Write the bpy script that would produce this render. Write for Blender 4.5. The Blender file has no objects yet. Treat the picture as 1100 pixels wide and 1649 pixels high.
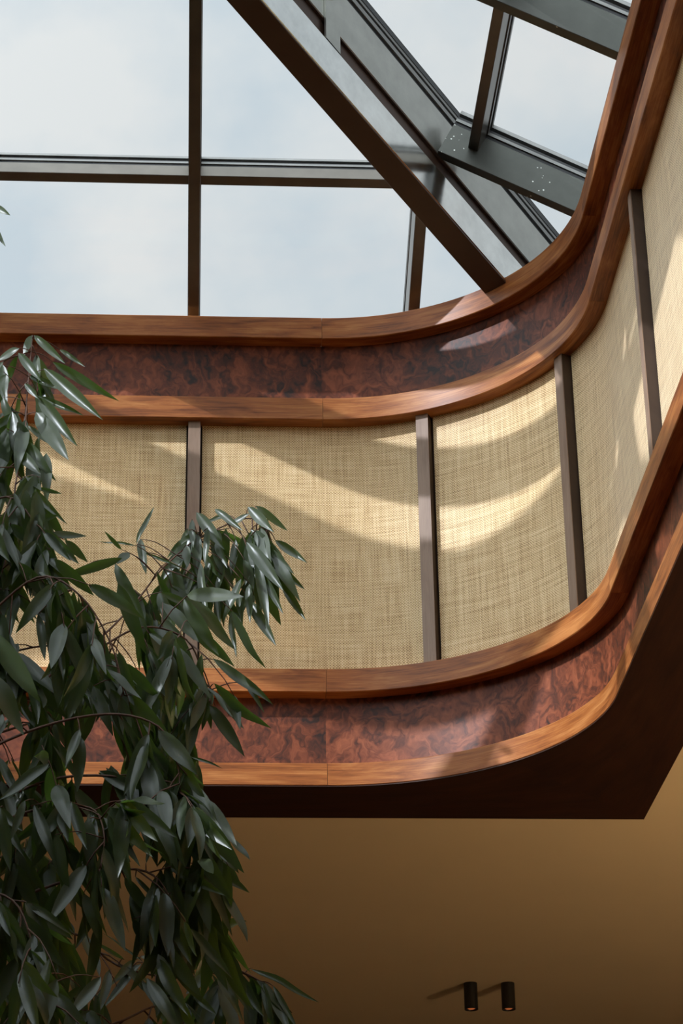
import bpy, bmesh, math, random
import numpy as np
from mathutils import Vector, Matrix

scene = bpy.context.scene
COL = scene.collection
EYE = 1.6                                    # camera height above the floor

# ------------------------------------------------------------------ camera
YAW, PITCH, ROLL, FPX = 0.0642982, 0.4604480, -0.0163604, 3724.346
IW, IH = 1100.0, 1649.0
F = Vector((math.sin(YAW)*math.cos(PITCH), math.cos(YAW)*math.cos(PITCH), math.sin(PITCH)))
RT0 = Vector((math.cos(YAW), -math.sin(YAW), 0))
UP0 = RT0.cross(F)
RT = math.cos(ROLL)*RT0 + math.sin(ROLL)*UP0
UP = -math.sin(ROLL)*RT0 + math.cos(ROLL)*UP0
cam_data = bpy.data.cameras.new('camera')
cam_data.sensor_fit = 'VERTICAL'
cam_data.sensor_height = 36.0
cam_data.lens = FPX*36.0/IH
cam_data.clip_start = 0.1
cam_data.clip_end = 200
cam = bpy.data.objects.new('camera', cam_data)
COL.objects.link(cam)
cam.matrix_world = Matrix(((RT.x, UP.x, -F.x, 0), (RT.y, UP.y, -F.y, 0), (RT.z, UP.z, -F.z, EYE), (0, 0, 0, 1)))
scene.camera = cam

# ------------------------------------------------------------------ sky
SKY = 1.0
world = bpy.data.worlds.new('sky')
scene.world = world
world.use_nodes = True
wn, wl = world.node_tree.nodes, world.node_tree.links
wn.clear()
w_out = wn.new('ShaderNodeOutputWorld')
w_bg = wn.new('ShaderNodeBackground')
w_bg.inputs['Strength'].default_value = SKY
w_tc = wn.new('ShaderNodeTexCoord')
w_map = wn.new('ShaderNodeMapping')
w_map.inputs['Scale'].default_value = (7.0, 7.0, 9.0)
w_noise = wn.new('ShaderNodeTexNoise')
w_noise.inputs['Scale'].default_value = 1.4
w_noise.inputs['Detail'].default_value = 5.0
w_noise.inputs['Roughness'].default_value = 0.52
w_ramp = wn.new('ShaderNodeValToRGB')
w_ramp.color_ramp.elements[0].position = 0.40
w_ramp.color_ramp.elements[0].color = (0.62, 0.715, 0.785, 1)
w_ramp.color_ramp.elements[1].position = 0.66
w_ramp.color_ramp.elements[1].color = (0.81, 0.84, 0.85, 1)
w_sep = wn.new('ShaderNodeSeparateXYZ')
w_hor = wn.new('ShaderNodeMapRange')
w_hor.inputs['From Min'].default_value = -0.03
w_hor.inputs['From Max'].default_value = 0.02
w_mix = wn.new('ShaderNodeMixRGB')
w_mix.inputs['Color1'].default_value = (0.30, 0.27, 0.22, 1)      # ground outside
wl.new(w_tc.outputs['Generated'], w_map.inputs['Vector'])
wl.new(w_map.outputs['Vector'], w_noise.inputs['Vector'])
wl.new(w_noise.outputs['Fac'], w_ramp.inputs['Fac'])
wl.new(w_tc.outputs['Generated'], w_sep.inputs['Vector'])
wl.new(w_sep.outputs['Z'], w_hor.inputs['Value'])
wl.new(w_hor.outputs['Result'], w_mix.inputs['Fac'])
wl.new(w_ramp.outputs['Color'], w_mix.inputs['Color2'])
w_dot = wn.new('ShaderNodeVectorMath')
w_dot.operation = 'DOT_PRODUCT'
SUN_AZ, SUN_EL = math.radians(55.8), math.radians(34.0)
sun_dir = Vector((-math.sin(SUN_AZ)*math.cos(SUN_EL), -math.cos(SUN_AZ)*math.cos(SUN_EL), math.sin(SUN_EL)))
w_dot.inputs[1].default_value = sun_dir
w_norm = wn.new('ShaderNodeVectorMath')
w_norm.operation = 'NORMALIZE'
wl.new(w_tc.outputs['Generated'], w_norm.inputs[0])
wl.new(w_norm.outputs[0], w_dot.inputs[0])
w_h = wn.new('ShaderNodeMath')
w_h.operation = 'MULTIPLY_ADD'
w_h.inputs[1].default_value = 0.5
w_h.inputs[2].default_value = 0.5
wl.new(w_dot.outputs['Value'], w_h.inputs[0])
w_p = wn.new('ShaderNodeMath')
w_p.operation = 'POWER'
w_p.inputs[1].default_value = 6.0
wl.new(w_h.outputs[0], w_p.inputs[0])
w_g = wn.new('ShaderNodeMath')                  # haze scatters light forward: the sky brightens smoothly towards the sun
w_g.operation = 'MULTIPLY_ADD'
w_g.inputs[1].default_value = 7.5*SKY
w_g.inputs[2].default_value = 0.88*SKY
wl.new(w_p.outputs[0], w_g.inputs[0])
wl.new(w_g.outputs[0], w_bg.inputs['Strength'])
wl.new(w_mix.outputs['Color'], w_bg.inputs['Color'])
wl.new(w_bg.outputs['Background'], w_out.inputs['Surface'])

# ------------------------------------------------------------------ sun
sun_data = bpy.data.lights.new('sun', 'SUN')
sun_data.energy = 4.8
sun_data.color = (0.93, 0.98, 1.08)
sun_data.angle = math.radians(0.55)
sun = bpy.data.objects.new('sun', sun_data)
COL.objects.link(sun)
sun.rotation_euler = sun_dir.to_track_quat('Z', 'Y').to_euler()
sun.location = (-12, -8, 14)

scene.view_settings.view_transform = 'Standard'
scene.view_settings.look = 'None'
scene.view_settings.exposure = 0.0
scene.view_settings.gamma = 1.0
scene.view_settings.use_curve_mapping = False
scene.cycles.max_bounces = 10
scene.cycles.diffuse_bounces = 6
scene.cycles.transparent_max_bounces = 16

# ------------------------------------------------------------------ measures (z relative to the eye)
YI, XR, R = 9.651, 1.646, 1.106
XL, YN = -4.80, 2.863
Z1B, Z1T, Z2B, Z2T = 3.450, 3.555, 3.893, 4.006
Z3B, Z3T, Z4B, Z4T = 5.287, 5.404, 5.734, 5.852
REC = 0.080                                   # recess of fabric and burl behind the rails
TF, TR, ZB, E_ = 0.473, 0.516, 5.897, 0.188   # roof slopes, level of the rafter undersides
XE = XR + E_
XLE, YNE = XL - E_, 2.675
HTOP = TF*(YI - YNE)/2


def px_ray(u, v):
    return RT*((u-IW/2)/FPX) - UP*((v-IH/2)/FPX) + F


def at_y(u, v, y):
    d = px_ray(u, v)
    d = d*(y/d.y)
    return Vector((d.x, d.y, d.z + EYE))


def to_px(p):
    q = Vector((p[0], p[1], p[2]-EYE))
    d = q.dot(F)
    return IW/2 + FPX*q.dot(RT)/d, IH/2 - FPX*q.dot(UP)/d


# ------------------------------------------------------------------ materials
def mat(name):
    m = bpy.data.materials.new(name)
    m.use_nodes = True
    n, l = m.node_tree.nodes, m.node_tree.links
    return m, n, l, n['Principled BSDF']


def nd(n, kind, **kw):
    x = n.new(kind)
    for k, v in kw.items():
        if k in x.inputs:
            x.inputs[k].default_value = v
        else:
            setattr(x, k, v)
    return x


def ramp(n, stops):
    r = n.new('ShaderNodeValToRGB')
    cr = r.color_ramp
    while len(cr.elements) < len(stops):
        cr.elements.new(0.5)
    for e, (p, c) in zip(cr.elements, stops):
        e.position = p
        e.color = (*c, 1)
    return r


def uv_with_offset(n, l, scale):
    tc = n.new('ShaderNodeUVMap')
    oi = n.new('ShaderNodeObjectInfo')
    mul = nd(n, 'ShaderNodeMath', operation='MULTIPLY')
    mul.inputs[1].default_value = 37.0
    l.new(oi.outputs['Random'], mul.inputs[0])
    add = nd(n, 'ShaderNodeVectorMath', operation='ADD')
    l.new(tc.outputs['UV'], add.inputs[0])
    l.new(mul.outputs[0], add.inputs[1])
    mp = n.new('ShaderNodeMapping')
    mp.inputs['Scale'].default_value = scale
    l.new(add.outputs[0], mp.inputs['Vector'])
    return mp


def make_walnut(name, dark, mid, light, rough=0.42, along='U'):
    m, n, l, b = mat(name)

    def sc(a_, c_):
        return (a_, c_, 1.0) if along == 'U' else (c_, a_, 1.0)
    mp = uv_with_offset(n, l, sc(1.6, 11.0))
    wp = nd(n, 'ShaderNodeTexNoise', Scale=0.9, Detail=2.0, Roughness=0.5)
    l.new(mp.outputs[0], wp.inputs['Vector'])
    ws = nd(n, 'ShaderNodeVectorMath', operation='SCALE')
    ws.inputs['Scale'].default_value = 1.6
    l.new(wp.outputs['Color'], ws.inputs[0])
    wa = nd(n, 'ShaderNodeVectorMath', operation='ADD')
    l.new(mp.outputs[0], wa.inputs[0])
    l.new(ws.outputs[0], wa.inputs[1])
    big = nd(n, 'ShaderNodeTexNoise', Scale=1.6, Detail=5.0, Roughness=0.6)
    l.new(wa.outputs[0], big.inputs['Vector'])
    mp2 = uv_with_offset(n, l, sc(5.0, 170.0))
    fine = nd(n, 'ShaderNodeTexNoise', Scale=1.0, Detail=3.0, Roughness=0.6)
    l.new(mp2.outputs[0], fine.inputs['Vector'])
    mx2 = nd(n, 'ShaderNodeMix', data_type='FLOAT')
    mx2.inputs[0].default_value = 0.34
    l.new(big.outputs['Fac'], mx2.inputs[2])
    l.new(fine.outputs['Fac'], mx2.inputs[3])
    r = ramp(n, [(0.36, dark), (0.5, mid), (0.66, light)])
    l.new(mx2.outputs[0], r.inputs['Fac'])
    l.new(r.outputs['Color'], b.inputs['Base Color'])
    b.inputs['Roughness'].default_value = rough
    b.inputs['Specular IOR Level'].default_value = 0.30
    bp = nd(n, 'ShaderNodeBump', Strength=0.06, Distance=0.001)
    l.new(fine.outputs['Fac'], bp.inputs['Height'])
    l.new(bp.outputs['Normal'], b.inputs['Normal'])
    return m


M_WALNUT = make_walnut('walnut', (0.14, 0.038, 0.009), (0.31, 0.098, 0.023), (0.49, 0.20, 0.060))
M_BATTEN_SHADE = make_walnut('batten_shade', (0.045, 0.026, 0.016), (0.06, 0.036, 0.022), (0.08, 0.05, 0.03), 0.6, 'V')  # wooden batten sides, their shade painted in as a dark brown
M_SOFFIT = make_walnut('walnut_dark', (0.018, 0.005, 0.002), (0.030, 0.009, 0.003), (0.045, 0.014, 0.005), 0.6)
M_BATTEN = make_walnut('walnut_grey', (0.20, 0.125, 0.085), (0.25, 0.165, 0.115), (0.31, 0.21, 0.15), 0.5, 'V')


def make_burl():
    m, n, l, b = mat('walnut_burl')
    mp = uv_with_offset(n, l, (7.0, 5.5, 1.0))
    warp = nd(n, 'ShaderNodeTexNoise', Scale=0.8, Detail=3.0, Roughness=0.6)
    l.new(mp.outputs[0], warp.inputs['Vector'])
    sc = nd(n, 'ShaderNodeVectorMath', operation='SCALE')
    sc.inputs['Scale'].default_value = 1.9
    l.new(warp.outputs['Color'], sc.inputs[0])
    ad = nd(n, 'ShaderNodeVectorMath', operation='ADD')
    l.new(mp.outputs[0], ad.inputs[0])
    l.new(sc.outputs[0], ad.inputs[1])
    n1 = nd(n, 'ShaderNodeTexNoise', Scale=1.15, Detail=5.0, Roughness=0.58, Distortion=2.2)
    l.new(ad.outputs[0], n1.inputs['Vector'])
    n2 = nd(n, 'ShaderNodeTexNoise', Scale=0.35, Detail=2.0, Roughness=0.5)
    l.new(mp.outputs[0], n2.inputs['Vector'])
    mx = nd(n, 'ShaderNodeMix', data_type='FLOAT')
    mx.inputs[0].default_value = 0.35
    l.new(n1.outputs['Fac'], mx.inputs[2])
    l.new(n2.outputs['Fac'], mx.inputs[3])
    r = ramp(n, [(0.36, (0.022, 0.010, 0.007)), (0.47, (0.105, 0.027, 0.011)), (0.55, (0.19, 0.050, 0.020)), (0.70, (0.33, 0.100, 0.042))])
    l.new(mx.outputs[0], r.inputs['Fac'])
    l.new(r.outputs['Color'], b.inputs['Base Color'])
    b.inputs['Roughness'].default_value = 0.5
    b.inputs['Specular IOR Level'].default_value = 0.3
    return m


M_BURL = make_burl()


def make_fabric():
    m, n, l, b = mat('woven_sisal')
    uvn = n.new('ShaderNodeUVMap')
    sp = n.new('ShaderNodeSeparateXYZ')
    l.new(uvn.outputs['UV'], sp.inputs[0])
    # basket weave: interlocking threads 7 mm apart
    mps = nd(n, 'ShaderNodeMapping')
    mps.inputs['Scale'].default_value = (1, 1, 1)
    l.new(uvn.outputs['UV'], mps.inputs['Vector'])
    wob = nd(n, 'ShaderNodeTexNoise', Scale=26.0, Detail=2.0)
    l.new(mps.outputs[0], wob.inputs['Vector'])

    def sine(src, freq, wobble):
        a = nd(n, 'ShaderNodeMath', operation='MULTIPLY')
        a.inputs[1].default_value = 2*math.pi*freq
        l.new(src, a.inputs[0])
        w = nd(n, 'ShaderNodeMath', operation='MULTIPLY_ADD')
        w.inputs[1].default_value = wobble
        l.new(wob.outputs['Fac'], w.inputs[0])
        l.new(a.outputs[0], w.inputs[2])
        s = nd(n, 'ShaderNodeMath', operation='SINE')
        l.new(w.outputs[0], s.inputs[0])
        return s
    s1 = sine(sp.outputs['X'], 78.0, 3.0)
    s2 = sine(sp.outputs['Y'], 78.0, 3.0)
    pr = nd(n, 'ShaderNodeMath', operation='MULTIPLY')
    l.new(s1.outputs[0], pr.inputs[0])
    l.new(s2.outputs[0], pr.inputs[1])
    wv = nd(n, 'ShaderNodeMath', operation='MULTIPLY_ADD')
    wv.inputs[1].default_value = 0.5
    wv.inputs[2].default_value = 0.5
    l.new(pr.outputs[0], wv.inputs[0])

    def slub(scale):
        mp = uv_with_offset(n, l, scale)
        t = nd(n, 'ShaderNodeTexNoise', Scale=1.0, Detail=2.0, Roughness=0.6)
        l.new(mp.outputs[0], t.inputs['Vector'])
        return t
    h = slub((5.0, 150.0, 1))
    v = slub((130.0, 4.0, 1))
    sm = nd(n, 'ShaderNodeMath', operation='ADD')
    l.new(h.outputs['Fac'], sm.inputs[0])
    l.new(v.outputs['Fac'], sm.inputs[1])
    t = nd(n, 'ShaderNodeMath', operation='MULTIPLY_ADD')
    t.inputs[1].default_value = 0.95
    t.inputs[2].default_value = -0.42
    l.new(sm.outputs[0], t.inputs[0])
    fx = nd(n, 'ShaderNodeMix', data_type='FLOAT')
    fx.inputs[0].default_value = 0.46
    l.new(t.outputs[0], fx.inputs[2])
    l.new(wv.outputs[0], fx.inputs[3])
    r = ramp(n, [(0.22, (0.17, 0.080, 0.024)), (0.40, (0.50, 0.315, 0.130)), (0.58, (0.74, 0.525, 0.27)), (0.82, (0.86, 0.71, 0.47))])
    l.new(fx.outputs[0], r.inputs['Fac'])
    l.new(r.outputs['Color'], b.inputs['Base Color'])
    b.inputs['Roughness'].default_value = 0.55
    b.inputs['Sheen Weight'].default_value = 0.35
    b.inputs['Specular IOR Level'].default_value = 0.35
    bp = nd(n, 'ShaderNodeBump', Strength=0.22, Distance=0.002)
    l.new(wv.outputs[0], bp.inputs['Height'])
    l.new(bp.outputs['Normal'], b.inputs['Normal'])
    return m


M_FABRIC = make_fabric()


def make_metal(name, col, metallic, rough, smudge=0.1, specks=False):
    m, n, l, b = mat(name)
    tc = n.new('ShaderNodeTexCoord')
    ns = nd(n, 'ShaderNodeTexNoise', Scale=9.0, Detail=4.0, Roughness=0.6)
    l.new(tc.outputs['Object'], ns.inputs['Vector'])
    r = ramp(n, [(0.3, tuple(c*0.88 for c in col)), (0.7, tuple(min(1, c*1.1) for c in col))])
    l.new(ns.outputs['Fac'], r.inputs['Fac'])
    last = r.outputs['Color']
    if specks:                                  # dried paint and dust specks
        vo = nd(n, 'ShaderNodeTexVoronoi', Scale=42.0)
        l.new(tc.outputs['Object'], vo.inputs['Vector'])
        lt = nd(n, 'ShaderNodeMath', operation='LESS_THAN')
        lt.inputs[1].default_value = 0.17
        l.new(vo.outputs['Distance'], lt.inputs[0])
        n2 = nd(n, 'ShaderNodeTexNoise', Scale=5.0, Detail=2.0)
        l.new(tc.outputs['Object'], n2.inputs['Vector'])
        gt = nd(n, 'ShaderNodeMath', operation='GREATER_THAN')
        gt.inputs[1].default_value = 0.56
        l.new(n2.outputs['Fac'], gt.inputs[0])
        mu = nd(n, 'ShaderNodeMath', operation='MULTIPLY')
        l.new(lt.outputs[0], mu.inputs[0])
        l.new(gt.outputs[0], mu.inputs[1])
        mixc = nd(n, 'ShaderNodeMixRGB')
        mixc.inputs['Color2'].default_value = (0.55, 0.56, 0.52, 1)
        l.new(mu.outputs[0], mixc.inputs['Fac'])
        l.new(last, mixc.inputs['Color1'])
        last = mixc.outputs['Color']
    l.new(last, b.inputs['Base Color'])
    b.inputs['Metallic'].default_value = metallic
    rr = nd(n, 'ShaderNodeMath', operation='MULTIPLY_ADD')
    rr.inputs[1].default_value = smudge
    rr.inputs[2].default_value = rough
    l.new(ns.outputs['Fac'], rr.inputs[0])
    l.new(rr.outputs[0], b.inputs['Roughness'])
    return m


M_BEAM = make_metal('beam_steel', (0.70, 0.70, 0.68), 1.0, 0.08, 0.10)
M_FRAME = make_metal('frame_bronze', (0.15, 0.135, 0.115), 0.9, 0.30, 0.1)
M_HIP = make_metal('hip_aluminium', (0.36, 0.36, 0.33), 0.9, 0.28, 0.1)
M_PLATE = make_metal('dark_brown_metal', (0.060, 0.032, 0.020), 0.4, 0.38, 0.1)  # dark brown of the beam's cover plate, bar underside and spacer
M_FRAME_SPECK = make_metal('frame_aluminium_dusty', (0.085, 0.088, 0.078), 0.7, 0.40, 0.1, True)
M_GASKET = make_metal('black_gasket', (0.012, 0.012, 0.013), 0.0, 0.5)
M_STRIP = make_metal('glazing_strip', (0.20, 0.20, 0.19), 0.6, 0.4)
M_BOLT = make_metal('bolt_steel', (0.75, 0.75, 0.74), 1.0, 0.2)


def make_glass():
    m = bpy.data.materials.new('clear_glass')
    m.use_nodes = True
    n, l = m.node_tree.nodes, m.node_tree.links
    n.clear()
    out = n.new('ShaderNodeOutputMaterial')
    tr = n.new('ShaderNodeBsdfTransparent')
    tr.inputs['Color'].default_value = (0.985, 0.99, 0.988, 1)
    gl = n.new('ShaderNodeBsdfGlossy')
    gl.inputs['Roughness'].default_value = 0.02
    lw = n.new('ShaderNodeLayerWeight')
    lw.inputs['Blend'].default_value = 0.5
    pw = nd(n, 'ShaderNodeMath', operation='POWER')
    pw.inputs[1].default_value = 5.0
    l.new(lw.outputs['Facing'], pw.inputs[0])
    ml = nd(n, 'ShaderNodeMath', operation='MULTIPLY_ADD')
    ml.inputs[1].default_value = 0.5
    ml.inputs[2].default_value = 0.02
    l.new(pw.outputs[0], ml.inputs[0])
    mx = n.new('ShaderNodeMixShader')
    l.new(ml.outputs[0], mx.inputs['Fac'])
    l.new(tr.outputs[0], mx.inputs[1])
    l.new(gl.outputs[0], mx.inputs[2])
    l.new(mx.outputs[0], out.inputs['Surface'])
    return m


M_GLASS = make_glass()


def make_plain(name, col, rough=0.8, var=0.06, scale=1.5):
    m, n, l, b = mat(name)
    tc = n.new('ShaderNodeTexCoord')
    ns = nd(n, 'ShaderNodeTexNoise', Scale=scale, Detail=4.0)
    l.new(tc.outputs['Object'], ns.inputs['Vector'])
    r = ramp(n, [(0.3, tuple(c*(1-var) for c in col)), (0.7, tuple(c*(1+var) for c in col))])
    l.new(ns.outputs['Fac'], r.inputs['Fac'])
    l.new(r.outputs['Color'], b.inputs['Base Color'])
    b.inputs['Roughness'].default_value = rough
    return m


M_CEIL = make_plain('ceiling_paint', (0.74, 0.57, 0.33), 0.85, 0.02)
M_WALL = make_plain('wall_paint', (0.50, 0.38, 0.25), 0.85, 0.03)
M_WALL_DARK = make_plain('wall_dark', (0.20, 0.12, 0.07), 0.85, 0.03)
M_FLOOR = make_plain('floor_stone', (0.24, 0.16, 0.10), 0.55, 0.1, 0.7)
M_SHELL = make_plain('well_shell', (0.10, 0.07, 0.05), 0.9)
M_DECK = make_plain('roof_deck', (0.12, 0.12, 0.12), 0.9)
M_BLACK = make_plain('black_paint', (0.012, 0.011, 0.010), 0.45)
M_POT = make_plain('clay_pot', (0.22, 0.16, 0.12), 0.7)
M_SOIL = make_plain('soil', (0.03, 0.02, 0.014), 0.95, 0.3, 20)


def make_lamp_glow():
    m, n, l, b = mat('lamp_glow')
    b.inputs['Base Color'].default_value = (0.3, 0.08, 0.03, 1)
    b.inputs['Emission Color'].default_value = (1.0, 0.26, 0.08, 1)
    b.inputs['Emission Strength'].default_value = 0.30
    return m


M_GLOW = make_lamp_glow()


def make_leaf():
    m, n, l, b = mat('fig_leaf')
    uvn = n.new('ShaderNodeUVMap')
    oi = n.new('ShaderNodeObjectInfo')
    tc = n.new('ShaderNodeTexCoord')
    ns = nd(n, 'ShaderNodeTexNoise', Scale=1.7, Detail=2.0)
    l.new(oi.outputs['Location'], ns.inputs['Vector'])
    geo = n.new('ShaderNodeNewGeometry')
    cr = ramp(n, [(0.0, (0.016, 0.028, 0.011)), (0.6, (0.026, 0.047, 0.016)), (1.0, (0.075, 0.125, 0.040))])
    l.new(oi.outputs['Random'], cr.inputs['Fac'])
    # midrib
    sp = n.new('ShaderNodeSeparateXYZ')
    l.new(uvn.outputs['UV'], sp.inputs[0])
    ab = nd(n, 'ShaderNodeMath', operation='ABSOLUTE')
    l.new(sp.outputs['Y'], ab.inputs[0])
    lt = nd(n, 'ShaderNodeMath', operation='LESS_THAN')
    lt.inputs[1].default_value = 0.035
    l.new(ab.outputs[0], lt.inputs[0])
    mm = nd(n, 'ShaderNodeMixRGB')
    mm.inputs['Color2'].default_value = (0.11, 0.15, 0.06, 1)
    l.new(lt.outputs[0], mm.inputs['Fac'])
    l.new(cr.outputs['Color'], mm.inputs['Color1'])
    bk = nd(n, 'ShaderNodeMixRGB')
    bk.inputs['Color2'].default_value = (0.034, 0.046, 0.024, 1)
    l.new(geo.outputs['Backfacing'], bk.inputs['Fac'])
    l.new(mm.outputs['Color'], bk.inputs['Color1'])
    l.new(bk.outputs['Color'], b.inputs['Base Color'])
    b.inputs['Roughness'].default_value = 0.36
    b.inputs['Specular IOR Level'].default_value = 0.43
    tl = n.new('ShaderNodeBsdfTranslucent')
    tl.inputs['Color'].default_value = (0.20, 0.38, 0.05, 1)
    mx = n.new('ShaderNodeMixShader')
    mx.inputs['Fac'].default_value = 0.2
    out = n['Material Output']
    l.new(b.outputs[0], mx.inputs[1])
    l.new(tl.outputs[0], mx.inputs[2])
    l.new(mx.outputs[0], out.inputs['Surface'])
    return m


M_LEAF = make_leaf()
M_TWIG = make_plain('twig_bark', (0.075, 0.030, 0.014), 0.7, 0.2, 30)
M_BARK = make_plain('trunk_bark', (0.12, 0.09, 0.06), 0.85, 0.25, 12)


# ------------------------------------------------------------------ helpers
def link(name, me, material=None, parent=None, smooth=False):
    o = bpy.data.objects.new(name, me)
    COL.objects.link(o)
    if material and not me.materials:
        me.materials.append(material)
    if parent:
        o.parent = parent
    if smooth:
        for p in me.polygons:
            p.use_smooth = True
    return o


def pyd(name, verts, faces, material, parent=None, uvs=None, smooth=False):
    me = bpy.data.meshes.new(name)
    me.from_pydata([tuple(v) for v in verts], [], faces)
    if uvs is not None:
        lay = me.uv_layers.new(name='UVMap')
        for lp in me.loops:
            lay.data[lp.index].uv = uvs[lp.vertex_index]
    bm = bmesh.new()
    bm.from_mesh(me)
    bmesh.ops.recalc_face_normals(bm, faces=bm.faces)
    bm.to_mesh(me)
    bm.free()
    me.update()
    return link(name, me, material, parent, smooth)


def empty(name, loc=(0, 0, 0), **props):
    o = bpy.data.objects.new(name, None)
    COL.objects.link(o)
    o.location = loc
    o.empty_display_size = 0.1
    for k, v in props.items():
        o[k] = v
    return o


BOXF = [(0, 1, 2, 3), (7, 6, 5, 4), (0, 4, 5, 1), (1, 5, 6, 2), (2, 6, 7, 3), (3, 7, 4, 0)]


def box_verts(x0, x1, y0, y1, z0, z1):
    return [(x0, y0, z0), (x1, y0, z0), (x1, y1, z0), (x0, y1, z0), (x0, y0, z1), (x1, y0, z1), (x1, y1, z1), (x0, y1, z1)]


def boxes(name, lst, material, parent=None):
    vs, fs = [], []
    for b in lst:
        k = len(vs)
        vs += box_verts(*b)
        fs += [tuple(i+k for i in f) for f in BOXF]
    return pyd(name, vs, fs, material, parent)


def bar(name, p0, p1, lat, up, w, h0, h1, material, parent=None, cut0=None, cut1=None, chamfer=0.0):
    """box bar; p0,p1 on the bottom centre line of the member, h0..h1 measured along up; cut0/cut1: plane (point, normal) that trims an end"""
    p0, p1, lat, up = Vector(p0), Vector(p1), Vector(lat), Vector(up)
    a = (p1-p0).normalized()
    c = chamfer
    prof = [(-w/2+c, h0), (w/2-c, h0), (w/2, h0+c), (w/2, h1-c), (w/2-c, h1), (-w/2+c, h1), (-w/2, h1-c), (-w/2, h0+c)] if c else \
        [(-w/2, h0), (w/2, h0), (w/2, h1), (-w/2, h1)]
    vs = []
    for p, cut in ((p0, cut0), (p1, cut1)):
        for (s, h) in prof:
            q = p + lat*s + up*h
            if cut:
                cp, cn = Vector(cut[0]), Vector(cut[1])
                q = q + a*((cp-q).dot(cn)/a.dot(cn))
            vs.append(q)
    m = len(prof)
    fs = [tuple(range(m)), tuple(range(2*m-1, m-1, -1))] + [(i, (i+1) % m, m+(i+1) % m, m+i) for i in range(m)]
    L = (p1-p0).length
    uvs = [(0 if i < m else L, (i % m)*0.05) for i in range(2*m)]
    return pyd(name, vs, fs, material, parent, uvs)


# plan of the light well: eight stretches (straight far, corner, straight right, ...), each a list of (x, y, nx, ny, arc length)
def well_stretches():
    s = []
    cxs = {'r': XR-R, 'l': XL+R}
    cys = {'f': YI-R, 'n': YN+R}
    acc = 0.0

    def straight(a, b, n):
        nonlocal acc
        L = math.hypot(b[0]-a[0], b[1]-a[1])
        pts = [(a[0]+(b[0]-a[0])*t, a[1]+(b[1]-a[1])*t, n[0], n[1], acc+L*t) for t in (0, 1)]
        acc += L
        s.append(pts)

    def arc(cx, cy, a0):
        nonlocal acc
        pts = []
        N = 44
        for i in range(N+1):
            t = a0 - (math.pi/2)*i/N
            pts.append((cx+R*math.cos(t), cy+R*math.sin(t), math.cos(t), math.sin(t), acc+R*(math.pi/2)*i/N))
        acc += R*math.pi/2
        s.append(pts)
    straight((cxs['l'], YI), (cxs['r'], YI), (0, 1))
    arc(cxs['r'], cys['f'], math.pi/2)
    straight((XR, cys['f']), (XR, cys['n']), (1, 0))
    arc(cxs['r'], cys['n'], 0)
    straight((cxs['r'], YN), (cxs['l'], YN), (0, -1))
    arc(cxs['l'], cys['n'], -math.pi/2)
    straight((XL, cys['n']), (XL, cys['f']), (-1, 0))
    arc(cxs['l'], cys['f'], math.pi)
    return s, acc


STR, TOTAL = well_stretches()
S_ARC = STR[1][0][4]                            # arc length where the corner begins


def path_at(s):
    s = s % TOTAL
    for st in STR:
        if st[0][4]-1e-9 <= s <= st[-1][4]+1e-9:
            for a, b in zip(st[:-1], st[1:]):
                if a[4]-1e-9 <= s <= b[4]+1e-9:
                    t = (s-a[4])/max(1e-9, b[4]-a[4])
                    nx, ny = a[2]+(b[2]-a[2])*t, a[3]+(b[3]-a[3])*t
                    L = math.hypot(nx, ny)
                    return (a[0]+(b[0]-a[0])*t, a[1]+(b[1]-a[1])*t, nx/L, ny/L, s)
    return STR[0][0]


def path_range(s0, s1):
    out = [path_at(s0)]
    o0 = out[0]
    marks = sorted({round(p[4], 6) for st in STR for p in st})
    ext = marks + [m+TOTAL for m in marks]
    for m in ext:
        if s0+1e-4 < m < s1-1e-4:
            p = path_at(m)
            out.append((p[0], p[1], p[2], p[3], m))
    p = path_at(s1)
    out.append((p[0], p[1], p[2], p[3], s1))
    out[0] = (o0[0], o0[1], o0[2], o0[3], s0)
    return out


def sweep(name, pts, prof, material, parent, gap=0.0):
    """sweep a closed profile of (offset into the wall, z) along plan points"""
    m = len(prof)
    vs, uvs = [], []
    for k, (x, y, nx, ny, s) in enumerate(pts):
        if gap and k in (0, len(pts)-1):
            d = gap if k == 0 else -gap
            x, y = x + ny*d, y - nx*d
        for (o, z) in prof:
            vs.append((x+nx*o, y+ny*o, z+EYE))
            uvs.append((s, z + o))
    fs = []
    for k in range(len(pts)-1):
        for i in range(m):
            j = (i+1) % m
            fs.append((k*m+i, k*m+j, (k+1)*m+j, (k+1)*m+i))
    fs.append(tuple(range(m)))
    fs.append(tuple((len(pts)-1)*m+i for i in range(m-1, -1, -1)))
    o = pyd(name, vs, fs, material, parent, uvs)
    o.data.shade_smooth()
    o.data.set_sharp_from_angle(angle=math.radians(25))
    return o


def rail_profile(z0, z1, depth=0.10, c=0.0035):
    return [(c, z0), (depth, z0), (depth, z1), (c, z1), (0, z1-c), (0, z0+c)]


def lathe(name, prof, material, parent, seg=28):
    vs, fs = [], []
    for (r, z) in prof:
        for i in range(seg):
            a = 2*math.pi*i/seg
            vs.append((r*math.cos(a), r*math.sin(a), z))
    for k in range(len(prof)-1):
        for i in range(seg):
            j = (i+1) % seg
            fs.append((k*seg+i, k*seg+j, (k+1)*seg+j, (k+1)*seg+i))
    return pyd(name, vs, fs, material, parent, smooth=False)


CEILING_FILL = 165.0

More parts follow.
